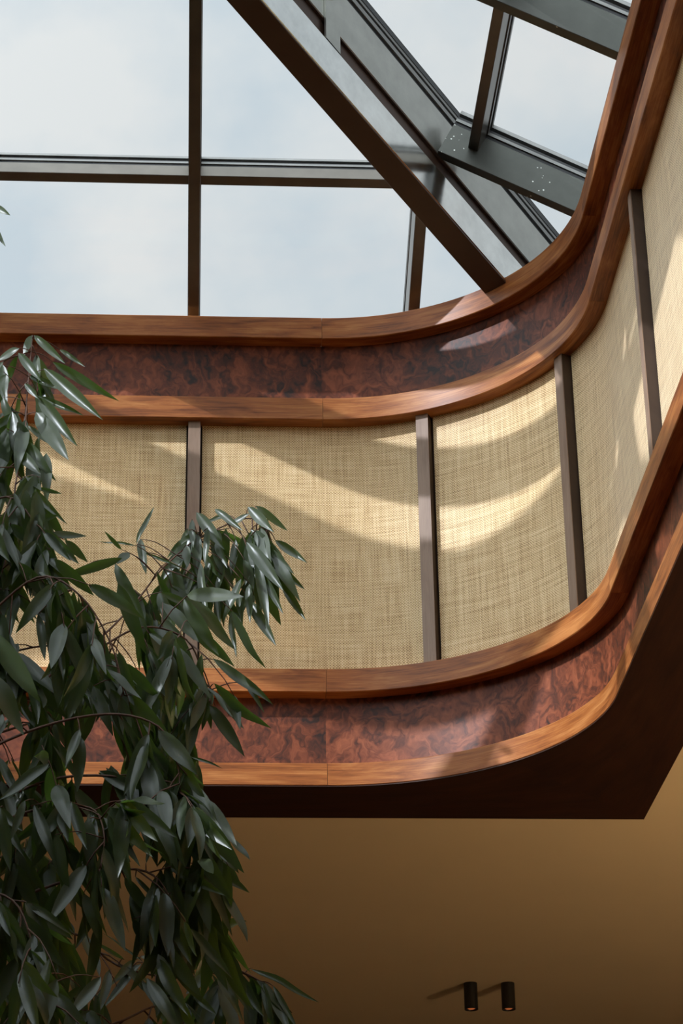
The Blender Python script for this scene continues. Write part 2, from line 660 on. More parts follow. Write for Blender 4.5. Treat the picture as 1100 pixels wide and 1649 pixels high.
# ------------------------------------------------------------------ room shell
X0, X1, Y0, Y1 = -9.0, 5.0, -5.0, 18.0
SO = 0.40                                       # width of the soffit round the well
fl = boxes('floor', [(X0-0.3, X1+0.3, Y0-0.3, Y1+0.3, -0.2, 0)], M_FLOOR)
fl['kind'] = 'structure'
hx0, hx1, hy0, hy1 = XL-SO+0.06, XR+SO-0.06, YN-SO+0.06, YI+SO-0.06+0.02
cz0, cz1 = Z1B+EYE, Z1B+EYE+0.35
ce = boxes('ceiling', [(X0-0.3, X1+0.3, Y0-0.3, hy0, cz0, cz1), (X0-0.3, X1+0.3, hy1, Y1+0.3, cz0, cz1),
                       (X0-0.3, hx0, hy0, hy1, cz0, cz1), (hx1, X1+0.3, hy0, hy1, cz0, cz1)], M_CEIL)
ce['kind'] = 'structure'
ce['label'] = 'plain tan ceiling beyond the dark soffit'
for nm, b in (('wall_far', (X0-0.3, X1+0.3, Y1, Y1+0.3, 0, cz0)), ('wall_left', (X0-0.3, X0, Y0, Y1, 0, cz0)),
              ('wall_right', (X1, X1+0.3, Y0, Y1, 0, cz0))):
    w = boxes(nm, [b], M_WALL_DARK if nm == 'wall_far' else M_WALL)
    w['kind'] = 'structure'
wb = boxes('wall_back', [(X0-0.3, X1+0.3, Y0-0.3, Y0, 0, cz0)], M_WALL)
wb['kind'] = 'structure'

# added fill light on the right wall (outside the picture): warms and brightens the ceiling
LZ = 2.2
wl_o = boxes('ceiling_fill_box', [(X1-0.22, X1-0.001, 6.9, 7.7, LZ-0.10, LZ-0.08), (X1-0.22, X1-0.21, 6.9, 7.7, LZ-0.08, LZ), (X1-0.21, X1-0.001, 6.9, 6.91, LZ-0.08, LZ), (X1-0.21, X1-0.001, 7.69, 7.7, LZ-0.08, LZ)], M_BLACK, bpy.data.objects['wall_right'])
lamp_data = bpy.data.lights.new('ceiling_fill', 'AREA')
lamp_data.shape = 'RECTANGLE'
lamp_data.size = 0.16
lamp_data.size_y = 0.74
lamp_data.energy = CEILING_FILL
lamp_data.color = (1.0, 0.76, 0.47)
lamp = bpy.data.objects.new('ceiling_fill', lamp_data)
COL.objects.link(lamp)
lamp.location = (X1-0.11, 7.3, LZ-0.05)
lamp.rotation_euler = (math.radians(180), 0, 0)

# ------------------------------------------------------------------ light well: rails, burl bands, woven panels
TRIM_LABELS = {'trim_1': 'lowest curved walnut rail, edging the dark soffit', 'trim_2': 'curved walnut rail just below the woven panels',
               'trim_3': 'curved walnut rail just above the woven panels', 'trim_4': 'topmost curved walnut rail, against the sky'}
TRIMS = [('trim_1', Z1B, Z1T), ('trim_2', Z2B, Z2T), ('trim_3', Z3B, Z3T), ('trim_4', Z4B, Z4T)]
for nm, z0, z1 in TRIMS:
    e = empty(nm, kind='structure', label=TRIM_LABELS[nm])
    for st in STR:
        sweep('rail', st, rail_profile(z0, z1), M_WALNUT, e, gap=0.0008)
well = empty('wall_lightwell', kind='structure', label='curved light well wall of woven panels, battens and walnut burl bands')
for st in STR:
    sweep('burl_panel', st, [(REC, Z1T+0.0), (REC+0.02, Z1T), (REC+0.02, Z2B), (REC, Z2B)], M_BURL, well)
    sweep('burl_panel', st, [(REC, Z3T+0.0), (REC+0.02, Z3T), (REC+0.02, Z4B), (REC, Z4B)], M_BURL, well)
bat_s = [S_ARC-0.61-1.075*k for k in range(4, 0, -1)] + [S_ARC-0.61, S_ARC+0.465, S_ARC+1.26, S_ARC+2.57]
nxt = bat_s[-1]+1.19
while nxt < bat_s[0]+TOTAL-0.7:
    bat_s.append(nxt)
    nxt += 1.13
BW = 0.058
for i, s in enumerate(bat_s):
    s = s % TOTAL
    bt = sweep('batten', path_range(s-BW/2, s+BW/2), [(0.0385, Z2T), (REC+0.02, Z2T), (REC+0.02, Z3B), (0.0385, Z3B)], M_BATTEN_SHADE, well)
    sweep('batten_face', path_range(s-BW/2, s+BW/2), [(0.034, Z2T), (0.038, Z2T), (0.038, Z3B), (0.034, Z3B)], M_BATTEN, bt)
    nx_s = bat_s[(i+1) % len(bat_s)]
    if nx_s % TOTAL < s:
        nx_s = nx_s % TOTAL + TOTAL
    nx_s = nx_s if nx_s > s else nx_s+TOTAL
    sweep('fabric_panel', path_range(s+BW/2+0.009, nx_s-BW/2-0.009), [(REC, Z2T), (REC+0.02, Z2T), (REC+0.02, Z3B), (REC, Z3B)], M_FABRIC, well)
for st in STR:
    sweep('shell', st, [(0.1, Z1B+0.01), (0.33, Z1B+0.01), (0.33, 5.55), (0.1, 5.55)], M_SHELL, well)

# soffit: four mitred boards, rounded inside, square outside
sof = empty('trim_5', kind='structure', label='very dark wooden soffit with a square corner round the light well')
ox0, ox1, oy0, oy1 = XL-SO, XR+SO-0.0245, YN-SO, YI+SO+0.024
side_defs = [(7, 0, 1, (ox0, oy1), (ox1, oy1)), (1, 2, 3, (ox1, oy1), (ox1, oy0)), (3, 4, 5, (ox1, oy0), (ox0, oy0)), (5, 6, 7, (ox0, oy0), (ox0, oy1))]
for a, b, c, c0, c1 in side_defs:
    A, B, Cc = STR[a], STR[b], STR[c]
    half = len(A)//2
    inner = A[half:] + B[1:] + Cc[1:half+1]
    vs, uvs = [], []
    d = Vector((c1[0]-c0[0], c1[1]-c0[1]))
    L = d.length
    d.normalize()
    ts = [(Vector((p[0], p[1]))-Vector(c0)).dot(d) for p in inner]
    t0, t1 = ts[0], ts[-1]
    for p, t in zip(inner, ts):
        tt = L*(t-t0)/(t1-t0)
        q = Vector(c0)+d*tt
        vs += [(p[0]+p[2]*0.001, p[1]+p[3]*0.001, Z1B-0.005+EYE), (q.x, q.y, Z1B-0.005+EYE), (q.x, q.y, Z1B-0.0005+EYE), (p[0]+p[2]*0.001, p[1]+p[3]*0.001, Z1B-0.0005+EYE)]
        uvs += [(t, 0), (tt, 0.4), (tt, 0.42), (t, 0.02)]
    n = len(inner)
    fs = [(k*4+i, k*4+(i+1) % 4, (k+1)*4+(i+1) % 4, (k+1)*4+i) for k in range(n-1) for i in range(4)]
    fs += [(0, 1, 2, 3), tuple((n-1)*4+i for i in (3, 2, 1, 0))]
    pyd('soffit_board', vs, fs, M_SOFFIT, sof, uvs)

# ------------------------------------------------------------------ skylight
sky = empty('window_1', kind='structure', label='hipped glass skylight with dark metal bars over the walnut light well')
OUT = 0.45                                      # overhang of the bars beyond the well
# each slope: base point on the reference line, lateral axis, inward axis, slope, lateral range
SL = {
    'far':   dict(o=Vector((0, YI, 0)), lat=Vector((1, 0, 0)), inn=Vector((0, -1, 0)), t=TF, u0=XLE, u1=XE),
    'near':  dict(o=Vector((0, YNE, 0)), lat=Vector((1, 0, 0)), inn=Vector((0, 1, 0)), t=TF, u0=XLE, u1=XE),
    'right': dict(o=Vector((XE, 0, 0)), lat=Vector((0, 1, 0)), inn=Vector((-1, 0, 0)), t=TR, u0=YNE, u1=YI),
    'left':  dict(o=Vector((XLE, 0, 0)), lat=Vector((0, 1, 0)), inn=Vector((1, 0, 0)), t=TR, u0=YNE, u1=YI),
}
RAFT = {
    'far': [-0.083+1.075*k for k in range(-4, 2)],
    'near': [-0.083+1.075*k for k in range(-4, 2)],
    'right': [8.904, 7.720, 6.55, 5.38, 4.21, 3.35],
    'left': [8.904, 7.720, 6.55, 5.38, 4.21, 3.35],
}
PURL = {'far': 0.596, 'near': 0.596, 'right': 0.659, 'left': 0.659}


def slope_pt(S, u, d, h=0.0):
    """point on a slope: lateral u, distance d inward from the reference line, h perpendicular above the underside plane"""
    nn = math.hypot(S['t'], 1)
    up = (Vector((0, 0, 1)) - S['inn']*S['t'])/nn
    return S['o'] + S['lat']*u + S['inn']*d + Vector((0, 0, ZB+EYE+S['t']*d)) + up*h


def other_t(k):
    return TR if k in ('far', 'near') else TF


def clip(poly, a, b, c):
    out = []
    for i in range(len(poly)):
        p, q = poly[i], poly[(i+1) % len(poly)]
        dp, dq = a*p[0]+b*p[1]-c, a*q[0]+b*q[1]-c
        if dp <= 0:
            out.append(p)
        if (dp < 0 < dq) or (dq < 0 < dp):
            t = dp/(dp-dq)
            out.append((p[0]+(q[0]-p[0])*t, p[1]+(q[1]-p[1])*t))
    return out


RH = 0.175                                      # depth of a rafter
for k, S in SL.items():
    nn = math.hypot(S['t'], 1)
    up = (Vector((0, 0, 1)) - S['inn']*S['t'])/nn
    ratio = S['t']/other_t(k)                   # lateral run of the hip per unit inward
    dtop = HTOP/S['t']
    S['u0'], S['u1'] = (S['u0']+0.116, S['u1']-(0.21 if k == 'far' else 0.116)) if k in ('far', 'near') else (S['u0']-0.127, S['u1']+(0.085 if k == 'right' else 0.127))
    dmax_at = lambda u: min(dtop, (S['u1']-u)/ratio, (u-S['u0'])/ratio)
    cent = (S['u0']+S['u1'])/2
    for u in RAFT[k]:
        dm = dmax_at(u)
        if dm < 0.25:
            continue
        end = dm - 0.02 if dm >= dtop-1e-6 else dm+0.02
        spk = (k == 'right' and u > 7)
        r = bar('rafter', slope_pt(S, u, -OUT), slope_pt(S, u, end), S['lat'], up, 0.055, 0, RH, M_FRAME_SPECK if spk else M_FRAME, sky, chamfer=0.002)
        bar('gasket', slope_pt(S, u, -OUT), slope_pt(S, u, end), S['lat'], up, 0.048, RH, RH+0.018, M_GASKET, r)
        bar('glazing_strip', slope_pt(S, u, -OUT), slope_pt(S, u, end), S['lat'], up, 0.062, RH+0.018, RH+0.034, M_STRIP, r)
        bar('gasket', slope_pt(S, u, -OUT), slope_pt(S, u, end), S['lat'], up, 0.05, RH+0.034, RH+0.05, M_GASKET, r)
        bar('glazing_cap', slope_pt(S, u, -OUT), slope_pt(S, u, end), S['lat'], up, 0.06, RH+0.066, RH+0.085, M_STRIP, r)
    # purlin pieces between the rafters
    d = PURL[k]
    ends = [S['u0']+d*ratio] + sorted(RAFT[k]) + [S['u1']-d*ratio]
    ends = [x for x in ends if S['u0']+d*ratio-1e-6 <= x <= S['u1']-d*ratio+1e-6]
    PB = 0.085
    for a, b in zip(ends[:-1], ends[1:]):
        if b-a < 0.09:
            continue
        a2 = a+0.0285 if a in RAFT[k] else a
        b2 = b-0.0285 if b in RAFT[k] else b
        p = bar('purlin', slope_pt(S, a2, d), slope_pt(S, b2, d), S['inn']*(1/nn)+Vector((0, 0, S['t']/nn)), up, 0.05, PB, RH, M_FRAME, sky, chamfer=0.002)
        inl = S['inn']*(1/nn)+Vector((0, 0, S['t']/nn))
        bar('gasket', slope_pt(S, a2, d), slope_pt(S, b2, d), inl, up, 0.044, RH, RH+0.018, M_GASKET, p)
        bar('glazing_strip', slope_pt(S, a2, d), slope_pt(S, b2, d), inl, up, 0.056, RH+0.018, RH+0.034, M_STRIP, p)
        bar('gasket', slope_pt(S, a2, d), slope_pt(S, b2, d), inl, up, 0.046, RH+0.034, RH+0.05, M_GASKET, p)
        bar('glazing_cap', slope_pt(S, a2, d), slope_pt(S, b2, d), inl, up, 0.056, RH+0.066, RH+0.085, M_STRIP, p)
    # panes
    u0, u1 = S['u0'], S['u1']
    whole = [(u0-OUT*ratio, -OUT), (u1+OUT*ratio, -OUT), (u1-dtop*ratio, dtop), (u0+dtop*ratio, dtop)]
    cuts = [-99] + sorted(RAFT[k]) + [99]
    for a, b in zip(cuts[:-1], cuts[1:]):
        for (da, db) in ((-9, d), (d, 9)):
            g = 0.006
            poly = clip(whole, -1, 0, -(a+g))
            poly = clip(poly, 1, 0, b-g) if poly else poly
            poly = clip(poly, 0, -1, -(da+g)) if poly else poly
            poly = clip(poly, 0, 1, db-g) if poly else poly
            if len(poly) < 3:
                continue
            ar = abs(sum(p[0]*q[1]-p[1]*q[0] for p, q in zip(poly, poly[1:]+poly[:1])))/2
            if ar < 0.01:
                continue
            m = len(poly)
            vs = [slope_pt(S, p[0], p[1], RH+0.051) for p in poly] + [slope_pt(S, p[0], p[1], RH+0.065) for p in poly]
            fs = [tuple(range(m)), tuple(range(2*m-1, m-1, -1))] + [(i, (i+1) % m, m+(i+1) % m, m+i) for i in range(m)]
            pyd('pane', vs, fs, M_GLASS, sky)

# hips: glazing bar above, steel beam below, bolted plates between them
dh = Vector((-1/TR, -1/TF)).normalized()
nh = Vector((-dh.y, dh.x))
SLH = -dh.y*TF
CH = -0.086
LTOP = HTOP/SLH - 0.03
for sx, sy in ((1, 1), (-1, 1), (1, -1), (-1, -1)):
    bx, by = (XE if sx > 0 else XLE), (YI if sy > 0 else YNE)
    d2 = Vector((dh.x*sx, dh.y*sy))
    n2 = Vector((nh.x*sx, nh.y*sy))
    n2 = n2 if n2.x*sx > 0 else -n2
    ctr = Vector((bx, by)) + Vector((abs(nh.x)*sx, -abs(nh.y)*sy))*CH
    lat = Vector((abs(nh.x)*sx, -abs(nh.y)*sy, 0))

    vis = sx > 0 and sy > 0
    if vis:                                     # the hip seen in the picture sits a little further out and higher
        ctr = Vector((bx, by)) + Vector((abs(nh.x), -abs(nh.y)))*(-0.12)
    lift = 0.053 if vis else 0.0

    def hp(L, z, slope=SLH):
        q = ctr + d2*L
        return Vector((q.x, q.y, ZB+EYE+z+lift+slope*L))
    upz = Vector((0, 0, 1))
    hb = bar('hip_bar', hp(-OUT, -0.02), hp(LTOP, -0.02), lat, upz, 0.10, 0, 0.262, M_HIP, sky, chamfer=0.002)
    bar('gasket', hp(-OUT, -0.02), hp(LTOP, -0.02), lat, upz, 0.092, 0.262, 0.285, M_GASKET, hb)
    bar('glazing_strip', hp(-OUT, -0.02), hp(LTOP, -0.02), lat, upz, 0.112, 0.285, 0.312, M_STRIP, hb)
    bar('gasket', hp(-OUT, -0.02), hp(LTOP, -0.02), lat, upz, 0.094, 0.312, 0.330, M_GASKET, hb)
    bar('glazing_strip', hp(-OUT, -0.02), hp(LTOP, -0.02), lat, upz, 0.114, 0.330, 0.350, M_STRIP, hb)
    bar('glazing_cap', hp(-OUT, -0.02), hp(LTOP, -0.02), lat, upz, 0.12, 0.350, 0.385, M_GASKET, hb)
    bar('dark_underside', hp(-OUT, -0.02), hp(LTOP, -0.02), lat, upz, 0.096, -0.006, -0.0005, M_PLATE, hb)  # added dark strip: paints the bar's underside darker
    SB = SLH-0.017
    bar('spacer', hp(0.12, -0.02), hp(LTOP, -0.02), lat, upz, 0.07, -0.10, -0.0065, M_PLATE, hb)
    bm_ = bar('hip_beam', hp(-0.02, -0.329, SB), hp(LTOP, -0.329, SB), lat, upz, 0.134, 0.012, 0.21, M_BEAM, sky, chamfer=0.004)
    bar('dark_underside', hp(-0.02, -0.329, SB), hp(LTOP, -0.329, SB), lat, upz, 0.130, 0, 0.0115, M_PLATE, bm_, chamfer=0.002)
    for Lp in (1.86, 3.4):
        side = lat if sy > 0 else -lat
        z0 = -0.329+0.12
        ee = 0.052
        # plate standing between the beam and the bar on the near side
        p0, p1 = hp(Lp-0.05, 0, SLH), hp(Lp+0.05, 0, SLH)
        pl = bar('bolt_plate', p0 + lat*0.056, p1 + lat*0.056, lat, upz, 0.010, -0.135, 0.20, M_HIP, bm_)
        for zz in (0.135, ):
            c = (p0+p1)/2 + lat*0.061 + upz*zz
            bm = bmesh.new()
            bmesh.ops.create_cone(bm, cap_ends=True, segments=6, radius1=0.011, radius2=0.0095, depth=0.012)
            q = Vector((0, 0, 1)).rotation_difference(lat)
            bmesh.ops.transform(bm, matrix=Matrix.Translation(c+lat*0.006) @ q.to_matrix().to_4x4(), verts=bm.verts)
            me = bpy.data.meshes.new('bolt')
            bm.to_mesh(me)
            bm.free()
            link('bolt', me, M_BOLT, bm_)
# ridge
xr0, xr1 = XLE+HTOP/TR, XE-HTOP/TR
yr = (YI+YNE)/2
if xr1 > xr0:
    bar('ridge_bar', (xr0-0.05, yr, ZB+EYE+HTOP), (xr1+0.05, yr, ZB+EYE+HTOP), (0, 1, 0), (0, 0, 1), 0.11, -0.05, 0.33, M_FRAME, sky)
    bar('ridge_beam', (xr0-0.05, yr, ZB+EYE+HTOP), (xr1+0.05, yr, ZB+EYE+HTOP), (0, 1, 0), (0, 0, 1), 0.134, -0.42, -0.2, M_BEAM, sky)
# deck and kerb round the skylight, hidden behind the top rail
dk = []
gx0, gx1, gy0, gy1 = XLE-OUT-0.1, XE+OUT+0.1, YNE-OUT-0.1, YI+OUT+0.1
for a, b, c, c0, c1 in [(7, 0, 1, (gx0, gy1), (gx1, gy1)), (1, 2, 3, (gx1, gy1), (gx1, gy0)), (3, 4, 5, (gx1, gy0), (gx0, gy0)), (5, 6, 7, (gx0, gy0), (gx0, gy1))]:
    A, B, Cc = STR[a], STR[b], STR[c]
    half = len(A)//2
    inner = A[half:] + B[1:] + Cc[1:half+1]
    d = Vector((c1[0]-c0[0], c1[1]-c0[1]))
    L = d.length
    d.normalize()
    ts = [(Vector((p[0], p[1]))-Vector(c0)).dot(d) for p in inner]
    vs = []
    for p, t in zip(inner, ts):
        q = Vector(c0)+d*(L*(t-ts[0])/(ts[-1]-ts[0]))
        i0 = (p[0]+p[2]*0.1, p[1]+p[3]*0.1)
        vs += [(*i0, 5.552+EYE), (q.x, q.y, 5.552+EYE), (q.x, q.y, 5.592+EYE), (*i0, 5.592+EYE)]
    n = len(inner)
    fs = [(k*4+i, k*4+(i+1) % 4, (k+1)*4+(i+1) % 4, (k+1)*4+i) for k in range(n-1) for i in range(4)] + [(0, 1, 2, 3), tuple((n-1)*4+i for i in (3, 2, 1, 0))]
    pyd('roof_deck', vs, fs, M_DECK, sky)
kz0, kz1 = 5.593+EYE, ZB-TF*OUT+EYE+0.19
for b in ((gx0, gx1, gy1-0.09, gy1, kz0, kz1), (gx0, gx1, gy0, gy0+0.09, kz0, kz1), (gx0, gx0+0.09, gy0+0.09, gy1-0.09, kz0, kz1), (gx1-0.09, gx1, gy0+0.09, gy1-0.09, kz0, kz1)):
    boxes('kerb', [b], M_DECK, sky)


# ------------------------------------------------------------------ ceiling spotlights
SPOT_LABELS = {
    0: 'black cylinder ceiling spotlight, left one of the pair at lower right',
    1: 'black cylinder ceiling spotlight, right one of the pair at lower right',
    2: 'black cylinder ceiling spotlight half hidden behind leaves at lower left',
}
proto = None
for i, (u, v) in enumerate([(757.5, 1583.5), (817.5, 1583.5), (80.5, 1583)]):
    d_ = px_ray(u, v)
    d_ = d_*(Z1B/d_.z)
    t = empty('ceiling_spotlight', (d_.x, d_.y, Z1B+EYE), label=SPOT_LABELS[i], category='spotlight', group='ceiling spotlights')
    if proto is None:
        Rr, hh = 0.039, 0.152
        hs = lathe('housing', [(0.0005, 0), (Rr, 0), (Rr, -hh+0.012), (Rr-0.002, -hh+0.011), (Rr-0.002, -hh+0.009), (Rr, -hh+0.008), (Rr, -hh), (Rr-0.004, -hh), (Rr-0.006, -hh+0.05), (0.0005, -hh+0.05)], M_BLACK, t)
        rf = lathe('reflector', [(Rr-0.006, -hh+0.002), (Rr-0.014, -hh+0.03), (Rr-0.016, -hh+0.03), (Rr-0.0075, -hh+0.001)], M_BLACK, t)
        ln = lathe('lens', [(Rr-0.009, -hh+0.012), (0.016, -hh+0.004), (0.0005, -hh+0.002)], M_GLOW, t)
        proto = [hs, rf, ln]
    else:
        for ch in proto:
            c = ch.copy()
            COL.objects.link(c)
            c.parent = t

# ------------------------------------------------------------------ the fig tree
rng = random.Random(11)
TREE = Vector((-2.35, 7.6, 0))
tree = empty('fig_tree', TREE, label='tall long-leaved indoor fig tree hanging in front of the woven wall', category='tree')
PINV = Matrix.Translation(-TREE)


def tpart(o, parent=tree):
    o.parent = parent
    o.matrix_parent_inverse = PINV
    return o


def tube(name, pts, r0, r1, material, seg=6):
    n = len(pts)
    vs, fs = [], []
    for k, p in enumerate(pts):
        a = (pts[min(k+1, n-1)]-pts[max(k-1, 0)]).normalized()
        s = a.cross(Vector((0.3, 0.9, 0.31))).normalized()
        t = a.cross(s)
        r = r0+(r1-r0)*k/(n-1)
        for i in range(seg):
            an = 2*math.pi*i/seg
            vs.append(p+s*(r*math.cos(an))+t*(r*math.sin(an)))
    for k in range(n-1):
        for i in range(seg):
            j = (i+1) % seg
            fs.append((k*seg+i, k*seg+j, (k+1)*seg+j, (k+1)*seg+i))
    fs.append(tuple(range(seg)))
    fs.append(tuple((n-1)*seg+i for i in range(seg-1, -1, -1)))
    return vs, fs


def spline(pts, per=5):
    out = []
    P = [pts[0]] + list(pts) + [pts[-1]]
    for i in range(1, len(P)-2):
        a, b, c, d = P[i-1], P[i], P[i+1], P[i+2]
        for j in range(per):
            t = j/per
            out.append(0.5*((2*b) + (c-a)*t + (2*a-5*b+4*c-d)*t*t + (3*b-a-3*c+d)*t**3))
    out.append(P[-2])
    return out


# leaf shapes: long, pointed, folded along the midrib, curved
def leaf_mesh(idx, curve, twist, fold, wave):
    N = 9
    vs, uvs, fs = [], [], []
    for i in range(N+1):
        t = i/N
        w = (t**0.70)*((1-t)**1.0)*2.25*0.5
        w = max(w, 0.012 if i < N else 0.0)
        z = -curve*t*t + 0.02*math.sin(t*7+idx)
        tw = twist*t
        for s in (-1, -0.5, 0, 0.5, 1):
            y = s*w
            zz = fold*abs(s)*w*0.075 + wave*math.sin(t*11+idx*2)*abs(s)*w*0.03
            vs.append((t, y*math.cos(tw), z + zz + y*math.sin(tw)*0.13))
            uvs.append((t, s*0.5))
    for i in range(N):
        for j in range(4):
            fs.append((i*5+j, i*5+j+1, (i+1)*5+j+1, (i+1)*5+j))
    me = bpy.data.meshes.new('leaf')
    me.from_pydata(vs, [], fs)
    lay = me.uv_layers.new(name='UVMap')
    for lp in me.loops:
        lay.data[lp.index].uv = uvs[lp.vertex_index]
    for p in me.polygons:
        p.use_smooth = True
    me.materials.append(M_LEAF)
    return me


LEAVES = [leaf_mesh(0, 0.10, 0.2, 1.0, 1), leaf_mesh(1, 0.20, -0.3, 0.7, 1), leaf_mesh(2, 0.05, 0.5, 1.3, 0), leaf_mesh(3, 0.28, 0.1, 0.9, 1), leaf_mesh(4, 0.14, -0.6, 1.1, 1), leaf_mesh(5, -0.06, 0.3, 1.2, 1)]
leaf_list = []                                  # (matrix, mesh index, score)


LIT_Y = [(40, 570, 8), (90, 600, 8), (120, 640, 8.05), (70, 630, 8), (20, 600, 8), (80, 690, 7.95),
         (330, 850, 8.35), (380, 840, 8.4), (430, 850, 8.4), (450, 900, 8.4), (400, 890, 8.35), (350, 900, 8.35), (300, 890, 8.3), (420, 960, 8.35), (380, 960, 8.35), (230, 860, 8.3), (390, 1030, 8.3), (450, 980, 8.4), (340, 960, 8.3)]
LIT_P = [at_y(*q) for q in LIT_Y]


def in_light(p):
    for q in LIT_P:
        w = p-q
        t = w.dot(sun_dir)
        if t > 0.10 and (w-sun_dir*t).length < 0.10:
            return True
    return False


def add_leaf(base, tip, width, facing=None, mi=None, hand=False):
    d = tip-base
    L = d.length
    a = d/L
    f = facing if facing is not None else Vector((0, -0.35, 1))
    nrm = (f - a*f.dot(a))
    if nrm.length < 1e-3:
        nrm = Vector((0, -1, 0)) - a*(-a.y)
    nrm.normalize()
    side = nrm.cross(a)
    mi = rng.randrange(len(LEAVES)) if mi is None else mi
    M = Matrix(((a.x*L, side.x*width, nrm.x*L, base.x), (a.y*L, side.y*width, nrm.y*L, base.y), (a.z*L, side.z*width, nrm.z*L, base.z), (0, 0, 0, 1)))
    c = (base+tip)/2
    u, v = to_px(c)
    view = Vector((c.x, c.y, c.z-EYE)).normalized()
    sc = L*width*(0.15+abs(nrm.dot(view)))
    if not (-40 < u < 1140 and -40 < v < 1690):
        sc = 0
    elif hand:
        sc += 10
    leaf_list.append((M, mi, sc))


SIL = [(-700, 480), (40, 548), (100, 565), (135, 640), (105, 730), (65, 780), (95, 850), (140, 870), (190, 915), (240, 905), (295, 890), (305, 835), (380, 815), (440, 830), (475, 890), (488, 990),
       (440, 1030), (405, 1060), (370, 1075), (330, 1060), (300, 1010), (285, 1050), (330, 1095), (415, 1130), (425, 1165), (385, 1205), (325, 1195), (318, 1265), (345, 1310), (398, 1375), (398, 1440),
       (398, 1505), (355, 1560), (430, 1570), (480, 1610), (500, 1700), (480, 2100), (-700, 2100)]
HOLES = [[(20, 1010), (78, 1000), (80, 1068), (40, 1075)], [(150, 960), (205, 975), (212, 1050), (150, 1035)], [(130, 1170), (200, 1160), (205, 1235), (135, 1230)], [(0, 1165), (55, 1168), (50, 1215), (0, 1215)],
         [(95, 1440), (130, 1440), (120, 1500), (95, 1490)], [(140, 1505), (215, 1460), (225, 1530), (160, 1560)], [(60, 1250), (150, 1230), (150, 1250), (60, 1262)], [(190, 1590), (250, 1580), (240, 1625), (170, 1640)]]


def inside(poly, p):
    x, y = p
    r = False
    for i in range(len(poly)):
        (x0, y0), (x1, y1) = poly[i], poly[i-1]
        if (y0 > y) != (y1 > y) and x < (x1-x0)*(y-y0)/(y1-y0)+x0:
            r = not r
    return r


BR = [
    [(-420, 1500, 7.7), (-150, 1250, 7.7), (0, 930, 7.75), (25, 780, 7.85), (38, 690, 7.95), (48, 590, 8.02), (52, 545, 8.02)],
    [(-300, 1420, 7.7), (-60, 1180, 7.8), (110, 1070, 7.9), (205, 985, 8.15), (262, 915, 8.3), (320, 868, 8.38), (395, 835, 8.42), (430, 850, 8.42)],
    [(-200, 1330, 7.6), (20, 1130, 7.6), (150, 1050, 7.6), (230, 1010, 7.7), (300, 1030, 7.75), (328, 1090, 7.8), (342, 1140, 7.8)],
    [(-150, 1400, 7.4), (40, 1270, 7.4), (180, 1250, 7.4), (285, 1285, 7.4), (320, 1335, 7.45), (330, 1400, 7.45), (318, 1470, 7.5)],
    [(-150, 1420, 7.2), (10, 1320, 7.2), (100, 1300, 7.15), (152, 1305, 7.15), (168, 1350, 7.1), (160, 1400, 7.1)],
    [(-200, 1620, 8.0), (0, 1520, 8.1), (110, 1500, 8.2), (190, 1555, 8.3), (290, 1575, 8.35), (370, 1560, 8.4), (420, 1580, 8.4)],
    [(-200, 1150, 7.5), (-40, 1010, 7.5), (60, 930, 7.45), (130, 960, 7.4), (180, 1040, 7.4), (200, 1120, 7.4)],
    [(-200, 950, 7.7), (-80, 850, 7.7), (10, 800, 7.65), (60, 850, 7.6), (100, 930, 7.6)],
    [(-200, 1500, 7.0), (-60, 1440, 7.0), (20, 1450, 6.95), (55, 1530, 6.9), (75, 1620, 6.9)],
    [(-120, 1260, 7.3), (40, 1180, 7.3), (170, 1150, 7.3), (255, 1170, 7.3), (285, 1230, 7.3), (290, 1280, 7.3)],
    [(-350, 900, 7.9), (-250, 700, 7.9), (-160, 560, 7.9), (-80, 420, 7.9), (-20, 340, 7.9)],
    [(-420, 1050, 7.4), (-350, 800, 7.4), (-260, 640, 7.5), (-180, 600, 7.5)],
    [(-420, 1200, 7.9), (-480, 900, 7.9), (-420, 700, 7.9), (-330, 620, 7.9)],
    [(-300, 1750, 7.4), (0, 1700, 7.4), (180, 1650, 7.5), (260, 1620, 7.6), (330, 1660, 7.6)],
    [(-180, 1250, 7.9), (0, 1180, 8.0), (140, 1140, 8.1), (240, 1120, 8.15), (300, 1150, 8.15)],
    [(-100, 1500, 7.3), (100, 1420, 7.3), (220, 1400, 7.3), (270, 1440, 7.3), (275, 1520, 7.3)],
    [(-160, 1100, 7.9), (-20, 1060, 8.0), (90, 1040, 8.0), (150, 1080, 8.0)],
    [(-160, 1350, 7.7), (0, 1380, 7.7), (90, 1390, 7.7), (120, 1440, 7.7)],
]
twig_v, twig_f = [], []
branch_pts = []


def add_twig(pts, r0, r1):
    v, f = tube('t', pts, r0, r1, None, 5)
    k = len(twig_v)
    twig_v.extend(v)
    twig_f.extend([tuple(i+k for i in q) for q in f])


def rnd_vec():
    return Vector((rng.gauss(0, 1), rng.gauss(0, 1), rng.gauss(0, 1))).normalized()


def allowed(p):
    u, v = to_px(p)
    if u < -10 or v > 1700:
        return u > -720
    if not inside(SIL, (u, v)):
        return False
    return not any(inside(h, (u, v)) for h in HOLES)


def grow(pos, dirv):
    L = rng.uniform(0.16, 0.27)
    tip = pos + dirv*L
    if allowed(tip) and allowed(pos) and allowed((pos+tip)/2) and not in_light((pos+tip)/2):
        fac = Vector((rng.gauss(0, 0.5), -0.8+rng.gauss(0, 0.3), 0.0+rng.gauss(0, 0.4)))
        add_leaf(pos, tip, rng.uniform(0.044, 0.068)*(L/0.2), fac)
        return True
    return False


